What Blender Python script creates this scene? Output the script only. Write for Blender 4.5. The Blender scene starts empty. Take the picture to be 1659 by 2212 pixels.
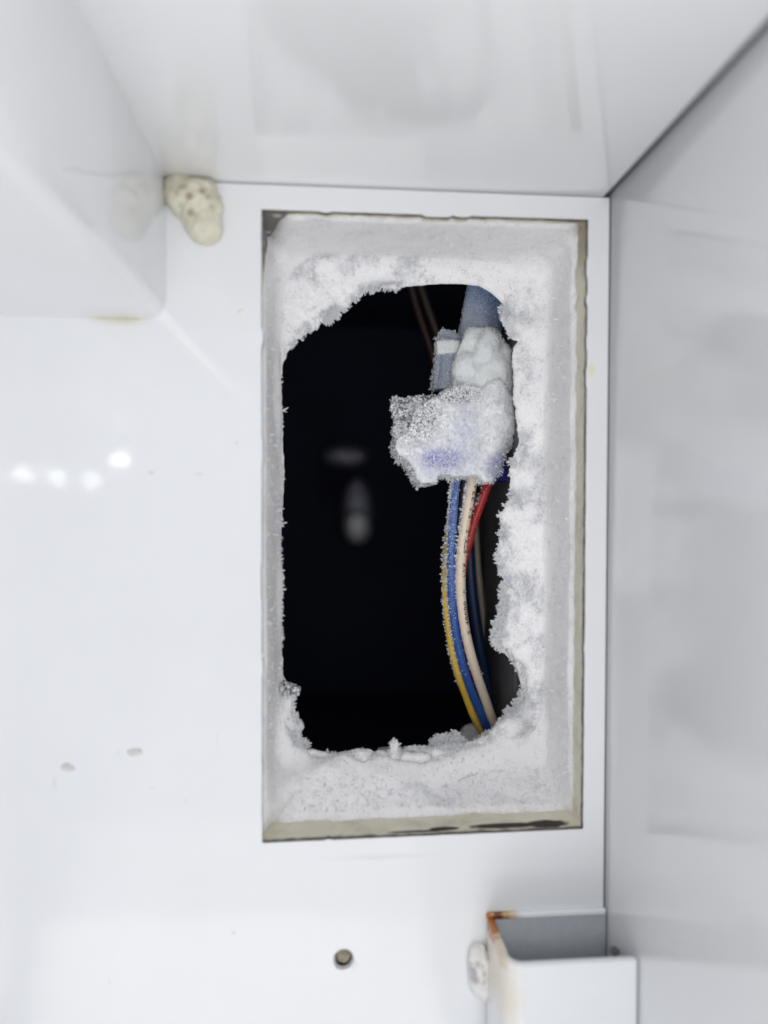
import bpy, bmesh, math, random
import numpy as np
from mathutils import Vector, Matrix, Euler, noise
random.seed(7); rng = np.random.default_rng(7)
scene = bpy.context.scene
COL = scene.collection
MM = 0.001

# ------------------------------------------------------------------ camera
D = 122.6                       # camera to freezer back wall, mm
FPX = 1533.0; CX, CY = 829.5, 1106.0      # working units of the traced coordinates
YAW, PITCH, ROLL = math.radians(4.7), math.radians(1.1), math.radians(0.15)
cam_d = bpy.data.cameras.new('camera'); cam = bpy.data.objects.new('camera', cam_d); COL.objects.link(cam)
cam.location = (0, -D*MM, 0)
Rm = Matrix.Rotation(-YAW, 3, 'Z') @ Matrix.Rotation(math.pi/2 - PITCH, 3, 'X') @ Matrix.Rotation(ROLL, 3, 'Z')
cam.rotation_euler = Rm.to_euler()
cam_d.sensor_fit = 'HORIZONTAL'; cam_d.sensor_width = 36.0; cam_d.lens = 36.0*FPX/1659.0
cam_d.clip_start = 0.005; cam_d.clip_end = 20
cam_d.dof.use_dof = True; cam_d.dof.focus_distance = 0.152; cam_d.dof.aperture_fstop = 10.5
scene.camera = cam

def U(px, py, d=0.0):
    """traced point -> world point (mm) on the plane d mm behind the freezer wall"""
    v = Rm @ Vector(((px-CX)/FPX, -(py-CY)/FPX, -1.0))
    t = (D + d)/v.y
    return Vector((v.x*t, d, v.z*t))

# ------------------------------------------------------------------ light
scene.view_settings.view_transform = 'Standard'; scene.view_settings.look = 'None'
scene.view_settings.exposure = -0.07; scene.view_settings.gamma = 1.0
world = bpy.data.worlds.new('World'); scene.world = world; world.use_nodes = True
bg = world.node_tree.nodes['Background']; bg.inputs[0].default_value = (0.93, 0.96, 1.0, 1); bg.inputs[1].default_value = 0.49

def area(name, loc, target, w, h, power, color=(1,1,1)):
    l = bpy.data.lights.new(name, 'AREA'); l.shape = 'RECTANGLE'; l.size = w*MM; l.size_y = h*MM
    l.energy = power; l.color = color
    o = bpy.data.objects.new(name, l); COL.objects.link(o)
    o.location = Vector(loc)*MM
    o.rotation_euler = (Vector(target)-Vector(loc)).to_track_quat('-Z', 'Y').to_euler()
    return o
for (ztop, lw, le) in ((-105,440,.26), (-165,500,.30), (-235,540,.42), (-310,580,.62)):
    area('room_light', (75, -340+ztop*.05, (ztop-580)/2), (55, 0, (ztop-580)/2+170), lw, 580+ztop, le, (1.0, 0.99, 0.975))
area('front_fill', (14, -155, 0), (14, 0, 0), 60, 60, .078, (1.0, 0.995, 0.985))  # unseen fill added by the camera to brighten the frosted recess
# four LEDs of the freezer's lamp, up front on the left (they mirror in the wall)
def led_pos(px, py, H=240):
    r = U(px, py, 0); c = Vector((0, D, 0)); k = (D+H)/D
    return c + (r-c)*k
for (lx, ly, e) in ((45,1025,.006),(120,1030,.006),(200,1035,.006),(265,990,.008)):
    p = led_pos(lx, ly)
    l = bpy.data.lights.new('led', 'POINT'); l.energy = e; l.shadow_soft_size = 1.7*MM; l.color = (1.0, .99, .97)
    o = bpy.data.objects.new('led', l); COL.objects.link(o); o.location = p*MM
cy = scene.cycles
cy.use_denoising = True; cy.max_bounces = 10; cy.transparent_max_bounces = 12
try: cy.denoiser = 'OPENIMAGEDENOISE'
except Exception: pass
cy.sample_clamp_indirect = 6.0; cy.caustics_reflective = False; cy.caustics_refractive = False

# ------------------------------------------------------------------ helpers
def tag(o, label=None, cat=None, group=None, kind=None):
    if label: o['label'] = label
    if cat: o['category'] = cat
    if group: o['group'] = group
    if kind: o['kind'] = kind
    return o
def link(name, me, mat, parent=None, smooth=True):
    o = bpy.data.objects.new(name, me); COL.objects.link(o)
    if mat: me.materials.append(mat)
    if parent: o.parent = parent; o.matrix_parent_inverse = parent.matrix_world.inverted()
    if smooth is not None and len(me.polygons):
        me.polygons.foreach_set('use_smooth', [bool(smooth)]*len(me.polygons))
    return o
def empty(name, loc):
    o = bpy.data.objects.new(name, None); COL.objects.link(o); o.location = Vector(loc)*MM
    o.empty_display_size = .002
    bpy.context.view_layer.update()
    return o
def from_arrays(V, F):
    """V (n,3) mm, F (m,k) constant face size"""
    V = np.asarray(V, dtype=np.float64)*MM; F = np.asarray(F, dtype=np.int32)
    me = bpy.data.meshes.new('m'); k = F.shape[1]
    me.vertices.add(len(V)); me.vertices.foreach_set('co', V.astype(np.float32).ravel())
    me.loops.add(F.size); me.loops.foreach_set('vertex_index', F.ravel())
    me.polygons.add(len(F)); me.polygons.foreach_set('loop_start', np.arange(0, F.size, k, dtype=np.int32))
    try: me.polygons.foreach_set('loop_total', np.full(len(F), k, dtype=np.int32))
    except Exception: pass
    me.update(calc_edges=True); me.validate()
    return me
def bm_mesh(bm, scale=True):
    if scale: bmesh.ops.scale(bm, vec=(MM,)*3, verts=bm.verts)
    bmesh.ops.recalc_face_normals(bm, faces=bm.faces)
    me = bpy.data.meshes.new('m'); bm.to_mesh(me); bm.free(); return me
def box_bm(bm, x0, x1, y0, y1, z0, z1):
    r = bmesh.ops.create_cube(bm, size=1)
    for v in r['verts']:
        v.co = Vector(((x0+x1)/2+v.co.x*(x1-x0), (y0+y1)/2+v.co.y*(y1-y0), (z0+z1)/2+v.co.z*(z1-z0)))
    return r['verts']
def box(name, mat, parent, x0, x1, y0, y1, z0, z1, bev=0.0, seg=3):
    bm = bmesh.new(); box_bm(bm, x0, x1, y0, y1, z0, z1)
    if bev: bmesh.ops.bevel(bm, geom=list(bm.edges), offset=bev, segments=seg, affect='EDGES', profile=.5)
    return link(name, bm_mesh(bm), mat, parent, smooth=False if not bev else True)
def apply_mods(o):
    dg = bpy.context.evaluated_depsgraph_get(); dg.update()
    me = bpy.data.meshes.new_from_object(o.evaluated_get(dg)); o.modifiers.clear()
    old = o.data; o.data = me; return o
def get_vn(me):
    n = len(me.vertices); V = np.empty(n*3, np.float32); me.vertices.foreach_get('co', V)
    N = np.empty(n*3, np.float32); me.vertices.foreach_get('normal', N)
    return V.reshape(-1,3).astype(float)/MM, N.reshape(-1,3).astype(float)
# vectorised value noise
_P = rng.permutation(512); _P = np.concatenate([_P,_P,_P]); _Vv = rng.uniform(-1,1,512)
def vnoise(X):
    X = np.asarray(X, float); i = np.floor(X).astype(int); f = X-i; f = f*f*f*(f*(f*6-15)+10); i &= 511
    def h(a,b,c): return _Vv[_P[_P[_P[a & 511]+(b & 511)]+(c & 511)] & 511]
    x,y,z = i[:,0],i[:,1],i[:,2]; u,v,w = f[:,0],f[:,1],f[:,2]
    L = lambda a,b,t: a+(b-a)*t
    return L(L(L(h(x,y,z),h(x+1,y,z),u),L(h(x,y+1,z),h(x+1,y+1,z),u),v),
             L(L(h(x,y,z+1),h(x+1,y,z+1),u),L(h(x,y+1,z+1),h(x+1,y+1,z+1),u),v),w)
def fbm(X, sc, oct=3):
    s = 0; a = 1; X = np.asarray(X)/sc
    for k in range(oct): s = s + a*vnoise(X*(2.03**k)+17.3*k); a *= .5
    return s
def norm(v): return v/np.maximum(np.linalg.norm(v, axis=-1, keepdims=True), 1e-9)

def catmull(pts, n):
    P = np.asarray(pts, float); P = np.vstack([2*P[0]-P[1], P, 2*P[-1]-P[-2]])
    m = len(P)-3; out = []
    for t in np.linspace(0, m-1e-6, n):
        i = int(t); f = t-i; a,b,c,d = P[i:i+4]
        out.append(.5*((2*b)+(c-a)*f+(2*a-5*b+4*c-d)*f*f+(3*b-a-3*c+d)*f**3))
    return np.array(out)
def tube(path, rad, seg=20, cap=True):
    """path (n,3) mm, rad scalar or (n,) -> V,F arrays (quads)"""
    path = np.asarray(path, float); n = len(path); rad = np.broadcast_to(rad, (n,))
    T = norm(np.gradient(path, axis=0)); ref = np.array([0,1.0,0])
    A = norm(np.cross(T, ref)); B = np.cross(A, T)
    th = np.linspace(0, 2*math.pi, seg, endpoint=False)
    V = path[:,None]+rad[:,None,None]*(np.cos(th)[None,:,None]*A[:,None]+np.sin(th)[None,:,None]*B[:,None])
    F = []
    for i in range(n-1):
        for j in range(seg):
            k = (j+1) % seg; F.append((i*seg+j, i*seg+k, (i+1)*seg+k, (i+1)*seg+j))
    return V.reshape(-1,3), np.array(F)

# crystals: slim frost needles / blades -------------------------------------------------
def crystals(P, Dr, L, W):
    """P (n,3) bases, Dr unit directions, L lengths, W widths (mm). 3-sided needles."""
    n = len(P); a = norm(np.cross(Dr, rng.normal(size=(n,3)))); b = np.cross(Dr, a)
    W = W[:,None]; L = L[:,None]
    v0 = P+a*W; v1 = P-a*W*.5+b*W*.5; v2 = P-a*W*.5-b*W*.5
    tip = P+Dr*L; m = P+Dr*L*.55
    m0 = m+a*W*1.1; m1 = m-a*W*.6+b*W*.6; m2 = m-a*W*.6-b*W*.6
    V = np.stack([v0,v1,v2,m0,m1,m2,tip],1).reshape(-1,3)
    base = (np.arange(n)*7)[:,None,None]
    F = np.array([(0,1,4),(0,4,3),(1,2,5),(1,5,4),(2,0,3),(2,3,5),(3,4,6),(4,5,6),(5,3,6)])[None]+base
    return V, F.reshape(-1,3)
def fern(P, Dr, L, W, nb=4):
    """feathery crystal clusters: one spine and side needles"""
    Vs=[];Fs=[];off=0
    def add(p,d,l,w):
        nonlocal off
        V,F = crystals(p,d,l,w); Vs.append(V); Fs.append(F+off); off += len(V)
    add(P,Dr,L,W)
    for k in range(nb):
        t = (k+1)/(nb+1.5); p = P+Dr*(L*t)[:,None]
        s = norm(np.cross(Dr, rng.normal(size=P.shape)))
        add(p, norm(Dr*.7+s*.8), L*(.55*(1-t)+.12), W*.8)
    return np.vstack(Vs), np.vstack(Fs)

# ------------------------------------------------------------------ materials
class NT:
    def __init__(s, name):
        s.m = bpy.data.materials.new(name); s.m.use_nodes = True; s.t = s.m.node_tree; s.b = s.t.nodes['Principled BSDF']
        g = s.n('ShaderNodeNewGeometry'); v = s.n('ShaderNodeVectorMath', operation='SCALE'); v.inputs['Scale'].default_value = 1000
        s.l(g.outputs['Position'], v.inputs[0]); s.pos = v.outputs[0]; s.geo = g
    def n(s, t, **k):
        x = s.t.nodes.new(t)
        for a, b in k.items(): setattr(x, a, b)
        return x
    def l(s, a, b): s.t.links.new(a, b)
    def noise(s, scale, detail=3, rough=.55, vec=None, dist=0):
        x = s.n('ShaderNodeTexNoise'); x.inputs['Scale'].default_value = scale; x.inputs['Detail'].default_value = detail
        x.inputs['Roughness'].default_value = rough; x.inputs['Distortion'].default_value = dist
        s.l(vec or s.pos, x.inputs['Vector']); return x.outputs['Fac']
    def ramp(s, fac, stops):
        x = s.n('ShaderNodeValToRGB'); e = x.color_ramp.elements
        while len(e) < len(stops): e.new(.5)
        for q, (p, c) in zip(e, stops):
            q.position = p; q.color = (c, c, c, 1) if not hasattr(c, '__len__') else (*c, 1)
        s.l(fac, x.inputs[0]); return x.outputs[0]
    def mix(s, f, a, b, mode='MIX'):
        x = s.n('ShaderNodeMix', data_type='RGBA', blend_type=mode)
        for i, v in ((0, f), (6, a), (7, b)):
            if hasattr(v, 'is_output') or isinstance(v, bpy.types.NodeSocket): s.l(v, x.inputs[i])
            elif hasattr(v, '__len__'): x.inputs[i].default_value = (*v[:3], 1)
            else: x.inputs[i].default_value = v
        return x.outputs[2]
    def math(s, op, a, b=0.0, c=None, clamp=False):
        x = s.n('ShaderNodeMath', operation=op, use_clamp=clamp)
        for i, v in enumerate((a, b, c)):
            if v is None: continue
            if isinstance(v, bpy.types.NodeSocket): s.l(v, x.inputs[i])
            else: x.inputs[i].default_value = v
        return x.outputs[0]
    def sph(s, p, r, soft=.5, scl=(1,1,1), wob=0.0):
        """1 inside an ellipsoid about p (mm), 0 outside, soft edge"""
        sub = s.n('ShaderNodeVectorMath', operation='SUBTRACT'); s.l(s.pos, sub.inputs[0]); sub.inputs[1].default_value = p
        mu = s.n('ShaderNodeVectorMath', operation='DIVIDE'); s.l(sub.outputs[0], mu.inputs[0]); mu.inputs[1].default_value = scl
        ln = s.n('ShaderNodeVectorMath', operation='LENGTH'); s.l(mu.outputs[0], ln.inputs[0])
        d = ln.outputs['Value']
        if wob: d = s.math('ADD', d, s.math('MULTIPLY', s.math('SUBTRACT', s.noise(.9, 4), .5), wob))
        mr = s.n('ShaderNodeMapRange', interpolation_type='SMOOTHSTEP'); s.l(d, mr.inputs[0])
        mr.inputs[1].default_value = r*(1-soft); mr.inputs[2].default_value = r*(1+soft*.5); mr.inputs[3].default_value = 1; mr.inputs[4].default_value = 0
        return mr.outputs[0]
    def bump(s, h, dist, strength=1.0, prev=None):
        x = s.n('ShaderNodeBump'); x.inputs['Distance'].default_value = dist*MM; x.inputs['Strength'].default_value = strength
        s.l(h, x.inputs['Height'])
        if prev: s.l(prev, x.inputs['Normal'])
        return x.outputs[0]
    def set(s, **k):
        for a, v in k.items():
            i = s.b.inputs[a.replace('_', ' ')]
            if isinstance(v, bpy.types.NodeSocket): s.l(v, i)
            elif hasattr(v, '__len__'): i.default_value = (*v, 1) if len(v) == 3 and i.type == 'RGBA' else v
            else: i.default_value = v
        return s.m

def gloss_plastic(name, col, rough=.16, stains=(), step=None):
    t = NT(name)
    c = t.mix(t.ramp(t.noise(.03, 4), [(.35, 0), (.7, 1)]), col, tuple(x*.965 for x in col))
    sc = t.ramp(t.noise(.55, 5, .65), [(.70, 0), (.78, 1)])
    c = t.mix(t.math('MULTIPLY', sc, .06), c, (.45, .44, .42))
    for (p, r, s, scl, scol, amt) in stains:
        c = t.mix(t.math('MULTIPLY', t.sph(p, r, s, scl, 1.0*r), amt), c, scol)
    n = t.bump(t.noise(.03, 1), .22)
    n = t.bump(t.noise(3.2, 3, .6), .0022, 1, n)
    if step:
        (x1, z1, rad) = step; sp = t.n('ShaderNodeSeparateXYZ'); t.l(t.pos, sp.inputs[0])
        dx = t.math('MAXIMUM', t.math('SUBTRACT', sp.outputs[0], x1-rad), 0.0); dz = t.math('MAXIMUM', t.math('SUBTRACT', sp.outputs[2], z1-rad), 0.0)
        L = t.math('SQRT', t.math('ADD', t.math('MULTIPLY', dx, dx), t.math('MULTIPLY', dz, dz)))
        mm = t.n('ShaderNodeMapRange', interpolation_type='SMOOTHERSTEP'); t.l(L, mm.inputs[0]); mm.inputs[1].default_value = rad-2.2; mm.inputs[2].default_value = rad+.6
        fz = t.n('ShaderNodeMapRange', interpolation_type='SMOOTHERSTEP'); t.l(sp.outputs[2], fz.inputs[0]); fz.inputs[1].default_value = z1-18; fz.inputs[2].default_value = z1-3
        n = t.bump(t.math('MULTIPLY', t.math('SUBTRACT', 1.0, mm.outputs[0]), fz.outputs[0]), .07, 1, n)
    r = t.math('ADD', t.math('MULTIPLY', t.ramp(t.noise(.06, 5, .6),[(.35,0),(.7,1)]), .04), rough-.12)
    return t.set(Base_Color=c, Roughness=r, Normal=n, IOR=1.5)

def P3(px, py, d=0): return tuple(U(px, py, d))
RUST=(.20,.055,.012); OCH=(.50,.30,.08)
M_wall = gloss_plastic('wall_plastic', (.75,.762,.785), .17, stains=[
    (P3(1278,800), 1.2, .6, (.55,1,1.1), (.72,.70,.45), .8),
    (P3(520,673), .8, .6, (1,1,1), (.84,.83,.78), .9),
    (P3(327,1021), .35, .6, (1.6,1,.8), (.35,.35,.35), .45), (P3(512,957), .28, .6, (1,1,1), (.3,.3,.3), .6), (P3(432,1025), .4, .6, (1.6,1,.6), (.4,.4,.4), .3), (P3(118,1690), .7, .7, (.5,1,1.6), (.45,.44,.42), .22), (P3(256,1625), .5, .7, (.5,1,2), (.5,.5,.5), .2), (P3(330,1700), .5, .7, (1.4,1,.6), (.5,.5,.5), .18), (P3(505,2014), .3, .6, (1.5,1,1), (.35,.35,.35), .5), (P3(402,1730), .25, .6, (1,1,1.6), (.4,.4,.4), .45), (P3(238,2120), .3, .6, (1,1,1.6), (.5,.5,.5), .4), (P3(470,1600), .35, .6, (.4,1,5), (.5,.5,.5), .3), (P3(340,830), .3, .6, (1,1,1), (.45,.45,.45), .3),
    (P3(265,694), 3.2, .8, (1.5,1,.22), (.55,.47,.32), .35),
    (P3(820,1850), 2.2, .8, (4,1,.25), (.55,.5,.45), .25)])
M_ceil = gloss_plastic('ceiling_plastic', (.87,.873,.88), .20)
M_side = gloss_plastic('side_plastic', (.80,.805,.82), .23)
M_hous = gloss_plastic('housing_plastic', (.79,.795,.815), .17, stains=[
    (P3(250,690), 1.6, .7, (3.2,4,.5), (.62,.55,.38), .25), (P3(300,688), 1.0, .7, (3.2,2,.5), (.75,.70,.52), .35)])

t = NT('seam_rubber'); M_seam = t.set(Base_Color=(.10,.105,.12), Roughness=.6)
# grimy cut edge of the panel
t = NT('cut_edge'); M_edge = t.set(Base_Color=t.mix(t.ramp(t.noise(.5,4),[(.35,0),(.65,1)]), (.035,.028,.02), (.16,.13,.09)), Roughness=.7)

def foam_mat():
    t = NT('cream_foam')
    c = t.mix(t.ramp(t.noise(.35,4),[(.3,0),(.75,1)]), (.74,.70,.56), (.84,.81,.69))
    c = t.mix(t.math('MULTIPLY', t.ramp(t.noise(.12,5,.7),[(.5,0),(.75,1)]), .5), c, (.40,.36,.27))
    sx = t.n('ShaderNodeSeparateXYZ'); t.l(t.pos, sx.inputs[0]); y = sx.outputs[1]
    # brown grime crept in from the cut edge of the panel
    g = t.n('ShaderNodeMapRange', interpolation_type='SMOOTHSTEP'); t.l(t.math('ADD', y, t.math('MULTIPLY', t.math('SUBTRACT', t.noise(.5,4), .5), 3.0)), g.inputs[0])
    g.inputs[1].default_value = .4; g.inputs[2].default_value = 1.7; g.inputs[3].default_value = .75; g.inputs[4].default_value = 0
    c = t.mix(g.outputs[0], c, (.10,.08,.05))
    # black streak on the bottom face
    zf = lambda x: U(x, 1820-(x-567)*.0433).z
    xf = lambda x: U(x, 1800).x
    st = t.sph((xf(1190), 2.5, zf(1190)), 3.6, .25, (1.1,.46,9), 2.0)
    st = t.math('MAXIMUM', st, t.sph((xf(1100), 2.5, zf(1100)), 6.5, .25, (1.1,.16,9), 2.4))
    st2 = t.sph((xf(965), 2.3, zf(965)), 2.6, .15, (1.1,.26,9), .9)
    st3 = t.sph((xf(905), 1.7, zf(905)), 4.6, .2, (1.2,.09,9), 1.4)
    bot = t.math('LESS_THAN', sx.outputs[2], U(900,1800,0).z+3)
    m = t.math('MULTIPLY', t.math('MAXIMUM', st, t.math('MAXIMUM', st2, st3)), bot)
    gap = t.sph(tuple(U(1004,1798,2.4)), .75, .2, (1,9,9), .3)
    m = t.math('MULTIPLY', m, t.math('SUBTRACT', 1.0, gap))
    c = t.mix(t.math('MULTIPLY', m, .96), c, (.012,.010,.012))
    # grey grimy corner, top left, with pale foam cells
    cor = t.sph(P3(560,455,2), 9.5, .25, (.62,2,1.1), 1.5)
    v = t.n('ShaderNodeTexVoronoi'); v.inputs['Scale'].default_value = .42; v.inputs['Randomness'].default_value = .55; t.l(t.pos, v.inputs['Vector'])
    dots = t.ramp(v.outputs['Distance'], [(.22,1),(.42,0)])
    c = t.mix(cor, c, t.mix(dots, (.20,.19,.175), (.50,.49,.48)))
    cr = t.sph(P3(1255,500,2), 6.0, .7, (1,1.5,1.2), 3)
    c = t.mix(t.math('MULTIPLY', cr, .6), c, (.20,.16,.08))
    n = t.bump(t.noise(2.6,5,.6), .12); n = t.bump(t.noise(.5,3), .5, 1, n)
    return t.set(Base_Color=c, Roughness=.85, Normal=n)
M_foam = foam_mat()

def frost_mat(name='frost', tint=(.92,.912,.925), extra=None):
    t = NT(name)
    pat = t.ramp(t.noise(.30,5,.68), [(.38,1),(.56,0)])
    fine = t.ramp(t.noise(1.25,6,.78,dist=1.4), [(.42,1),(.50,0)])
    pit_shade = t.math('MULTIPLY', pat, fine)
    c = t.mix(t.math('MULTIPLY', pit_shade, .62), tint, (.50,.50,.52))  # shade between crystals painted as grey specks in the frost colour
    c = t.mix(t.ramp(t.noise(.10,4), [(.4,0),(.7,.3)]), c, (.84,.83,.845))
    if extra: c = extra(t, c)
    n = t.bump(t.noise(1.5,5,.7), .12); n = t.bump(t.noise(6,3,.7), .02, 1, n)
    # foamy net texture on the underside of the top edge
    if name == 'frost':
        sx = t.n('ShaderNodeSeparateXYZ'); t.l(t.pos, sx.inputs[0])
        zt = U(900,470,0).z
        mk = t.n('ShaderNodeMapRange'); t.l(sx.outputs[2], mk.inputs[0]); mk.inputs[1].default_value = zt-3.4; mk.inputs[2].default_value = zt-2.4
        mp = t.n('ShaderNodeVectorMath', operation='MULTIPLY'); t.l(t.pos, mp.inputs[0]); mp.inputs[1].default_value = (.55,1.0,1)
        v = t.n('ShaderNodeTexVoronoi', feature='DISTANCE_TO_EDGE'); v.inputs['Scale'].default_value = 1.5; t.l(mp.outputs[0], v.inputs['Vector'])
        h = t.ramp(v.outputs['Distance'], [(.0,1),(.13,0)])
        n = t.bump(t.math('MULTIPLY', h, mk.outputs[0]), .07, 1, n)
    sh = t.math('ADD', t.math('MULTIPLY', t.noise(3,3), .3), .35)
    m = t.set(Base_Color=c, Roughness=sh, Normal=n, Subsurface_Weight=.7, Subsurface_Radius=(1,1.05,1.15), Subsurface_Scale=.0016, IOR=1.31)
    return m
M_frost = frost_mat()
t = NT('frost_crystal'); t.set(Base_Color=(.97,.975,.99), Roughness=.25, IOR=1.31)
tr_ = t.n('ShaderNodeBsdfTranslucent'); tr_.inputs[0].default_value = (.97,.975,.99,1)
mx_ = t.n('ShaderNodeMixShader'); mx_.inputs[0].default_value = .55
t.l(t.b.outputs[0], mx_.inputs[1]); t.l(tr_.outputs[0], mx_.inputs[2]); t.l(mx_.outputs[0], t.t.nodes['Material Output'].inputs[0]); M_cryst = t.m

# ------------------------------------------------------------------ key planes (mm)
zC = (U(700,403).z+U(1300,425).z)/2       # ceiling
xR = (U(1320,500).x+U(1306,1900).x)/2     # right wall
xB = U(359,540).x                         # right face of the housing
zB = U(150,686).z                         # bottom face of the housing
ROOM = 230                                # how far the freezer walls come forward
Zlow = -230; Xleft = -150

# panel opening
OPEN = [U(565,453), U(1270,475), U(1259,1790), U(567,1820)]
def edge_pts(a, b, amp, step=1.6, chips=()):
    n = max(2, int((b-a).length/step)); out = []
    t = (b-a).normalized(); nn = Vector((t.z, 0, -t.x))
    for i in range(n):
        f = i/n; p = a.lerp(b, f)
        o = amp*noise.noise(Vector((p.x*.35, 0, p.z*.35)))+amp*.4*noise.noise(Vector((p.x*1.3, 5, p.z*1.3)))
        for (c, w, s) in chips:
            if abs(f-c) < w: o += s
        if i == 0: o = 0
        out.append(p-nn*o)
    return out
open_loop = (edge_pts(OPEN[0], OPEN[1], .04, .8, [(.19,.02,-.18),(.53,.04,-.34),(.60,.02,-.25)]) +
             edge_pts(OPEN[1], OPEN[2], .06, .8, [(.075,.015,-.22),(.13,.010,-.24),(.2,.008,-.15),(.255,.012,-.18),(.7,.008,-.12)]) +
             edge_pts(OPEN[2], OPEN[3], .05, .8, [(.8,.004,-.2)]) +
             edge_pts(OPEN[3], OPEN[0], .06, .8, [(.28,.012,-.15),(.42,.03,.12),(.62,.02,-.15),(.8,.01,-.25)]))
# make every chip go outward from the opening centre: done by sign of nn
octr = sum(open_loop, Vector())/len(open_loop)
def circle(c, r, n=32, wob=.0):
    return [Vector((c.x+r*(1+wob*math.sin(3*a+1))*math.cos(a), 0, c.z+r*(1+wob*math.sin(2*a))*math.sin(a))) for a in [2*math.pi*i/n for i in range(n)]]
SCREW = U(742,2071)
screw_loop = circle(SCREW, 1.78, 36, .03)

def plate(name, outer, holes, y, thick, mats, bevel=0.0):
    """flat plate with holes standing in the x-z plane, front at y, going back by thick"""
    cu = bpy.data.curves.new('c', 'CURVE'); cu.dimensions = '2D'; cu.fill_mode = 'BOTH'
    for loop in [outer]+holes:
        sp = cu.splines.new('POLY'); sp.points.add(len(loop)-1); sp.use_cyclic_u = True
        for q, p in zip(sp.points, loop): q.co = (p.x*MM, p.z*MM, 0, 1)
    cu.extrude = thick/2*MM; cu.bevel_depth = bevel*MM; cu.bevel_resolution = 2; cu.offset = -bevel*MM
    tmp = bpy.data.objects.new('t', cu); COL.objects.link(tmp)
    dg = bpy.context.evaluated_depsgraph_get(); dg.update()
    me = bpy.data.meshes.new_from_object(tmp.evaluated_get(dg)); bpy.data.objects.remove(tmp)
    n = len(me.vertices); co = np.empty(n*3, np.float32); me.vertices.foreach_get('co', co); co = co.reshape(-1,3)
    new = np.stack([co[:,0], (y+thick/2)*MM-co[:,2]+0*co[:,0], co[:,1]], 1)
    me.vertices.foreach_set('co', new.ravel()); me.materials.clear()
    bm = bmesh.new(); bm.from_mesh(me); bmesh.ops.remove_doubles(bm, verts=bm.verts, dist=1e-7)
    bmesh.ops.recalc_face_normals(bm, faces=bm.faces)
    for m in mats: me.materials.append(m)
    for f in bm.faces:
        side = abs(f.normal.y) < .3
        f.material_index = 1 if side and len(mats) > 1 else 0
        f.smooth = False
    bm.to_mesh(me); bm.free(); me.update()
    o = bpy.data.objects.new(name, me); COL.objects.link(o); return o

back = plate('back_wall', [Vector((Xleft,0,Zlow)), Vector((xR-.28,0,Zlow)), Vector((xR-.28,0,zC-.1)), Vector((Xleft,0,zC-.1))],
             [open_loop, screw_loop], 0, .62, [M_wall, M_edge], .14)
tag(back, kind='structure')
# ceiling + right wall, the dark gap between them
ce = box('ceiling', M_ceil, None, Xleft, xR-1.25, -ROOM, 1.5, zC, zC+3, .25); tag(ce, kind='structure')
rw = box('right_wall', M_side, None, xR, xR+3, -ROOM, 1.5, Zlow, zC+3, .3); tag(rw, kind='structure')
sm = box('ceiling_seam', M_seam, None, xR-1.6, xR+.3, -ROOM, 1.6, zC+.55, zC+2.6, .2); tag(sm, kind='structure')
sm2 = box('wall_seam', M_seam, None, xR-.9, xR+.4, .35, 1.7, Zlow, zC+.3, 0); tag(sm2, kind='structure')
lw_ = box('left_wall', M_side, None, Xleft-3, Xleft, -ROOM, 1.5, Zlow, zC+3, .3); tag(lw_, kind='structure')

# moulded housing in the upper left corner
hs = empty('housing', (xB-40, 0, zB))
bm = bmesh.new(); box_bm(bm, Xleft, xB, -ROOM, -.12, zB, zC-.02)
ed = [e for e in bm.edges if abs((e.verts[0].co.x-xB)) < .01 and abs(e.verts[1].co.x-xB) < .01 and abs(e.verts[0].co.z-zB) < .01 and abs(e.verts[1].co.z-zB) < .01]
bmesh.ops.bevel(bm, geom=ed, offset=3.3, segments=12, affect='EDGES', profile=.5)
link('shell', bm_mesh(bm), M_hous, hs, smooth=False)
bpy.data.objects['shell'].data.polygons.foreach_set('use_smooth', [True]*len(bpy.data.objects['shell'].data.polygons))
m_ = bpy.data.objects['shell'].modifiers.new('e', 'EDGE_SPLIT'); m_.split_angle = math.radians(35)
# a small coved foot where the housing meets the wall
cove = []
def cove_pt(s, t):
    pass
tag(hs, 'large white box-shaped plastic housing with rounded lower corner under the ceiling, upper left', 'housing')

# ------------------------------------------------------------------ foam duct behind the panel opening
def duct():
    loop = open_loop; n = len(loop); c = octr
    rings = []
    for (d, off) in ((.62, -.02), (.7, .02), (1.6,.06), (3,.0), (6,.1), (12,.1), (24,.0), (24.1,6), (.64,6)):
        ring = []
        for p in loop:
            # push outwards, box-like
            sx = 1 if p.x > c.x else -1; sz = 1 if p.z > c.z else -1
            hx = min(1, abs(abs(p.x-c.x)-28)); 
            q = Vector((p.x+(p.x-c.x)/28*off, d, p.z+(p.z-c.z)/54*off))
            ring.append(q)
        rings.append(ring)
    V = [tuple(q) for r in rings for q in r]; F = []
    for i in range(len(rings)-1):
        for j in range(n):
            k = (j+1) % n; F.append((i*n+j, i*n+k, (i+1)*n+k, (i+1)*n+j))
    o = link('foam_duct', from_arrays(V, F), M_foam, None)
    m = o.modifiers.new('e','EDGE_SPLIT'); m.split_angle = math.radians(40)
    tag(o, 'cream insulation foam lining the rectangular cutout, stained brown at its edge', 'foam lining')
duct()

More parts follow.
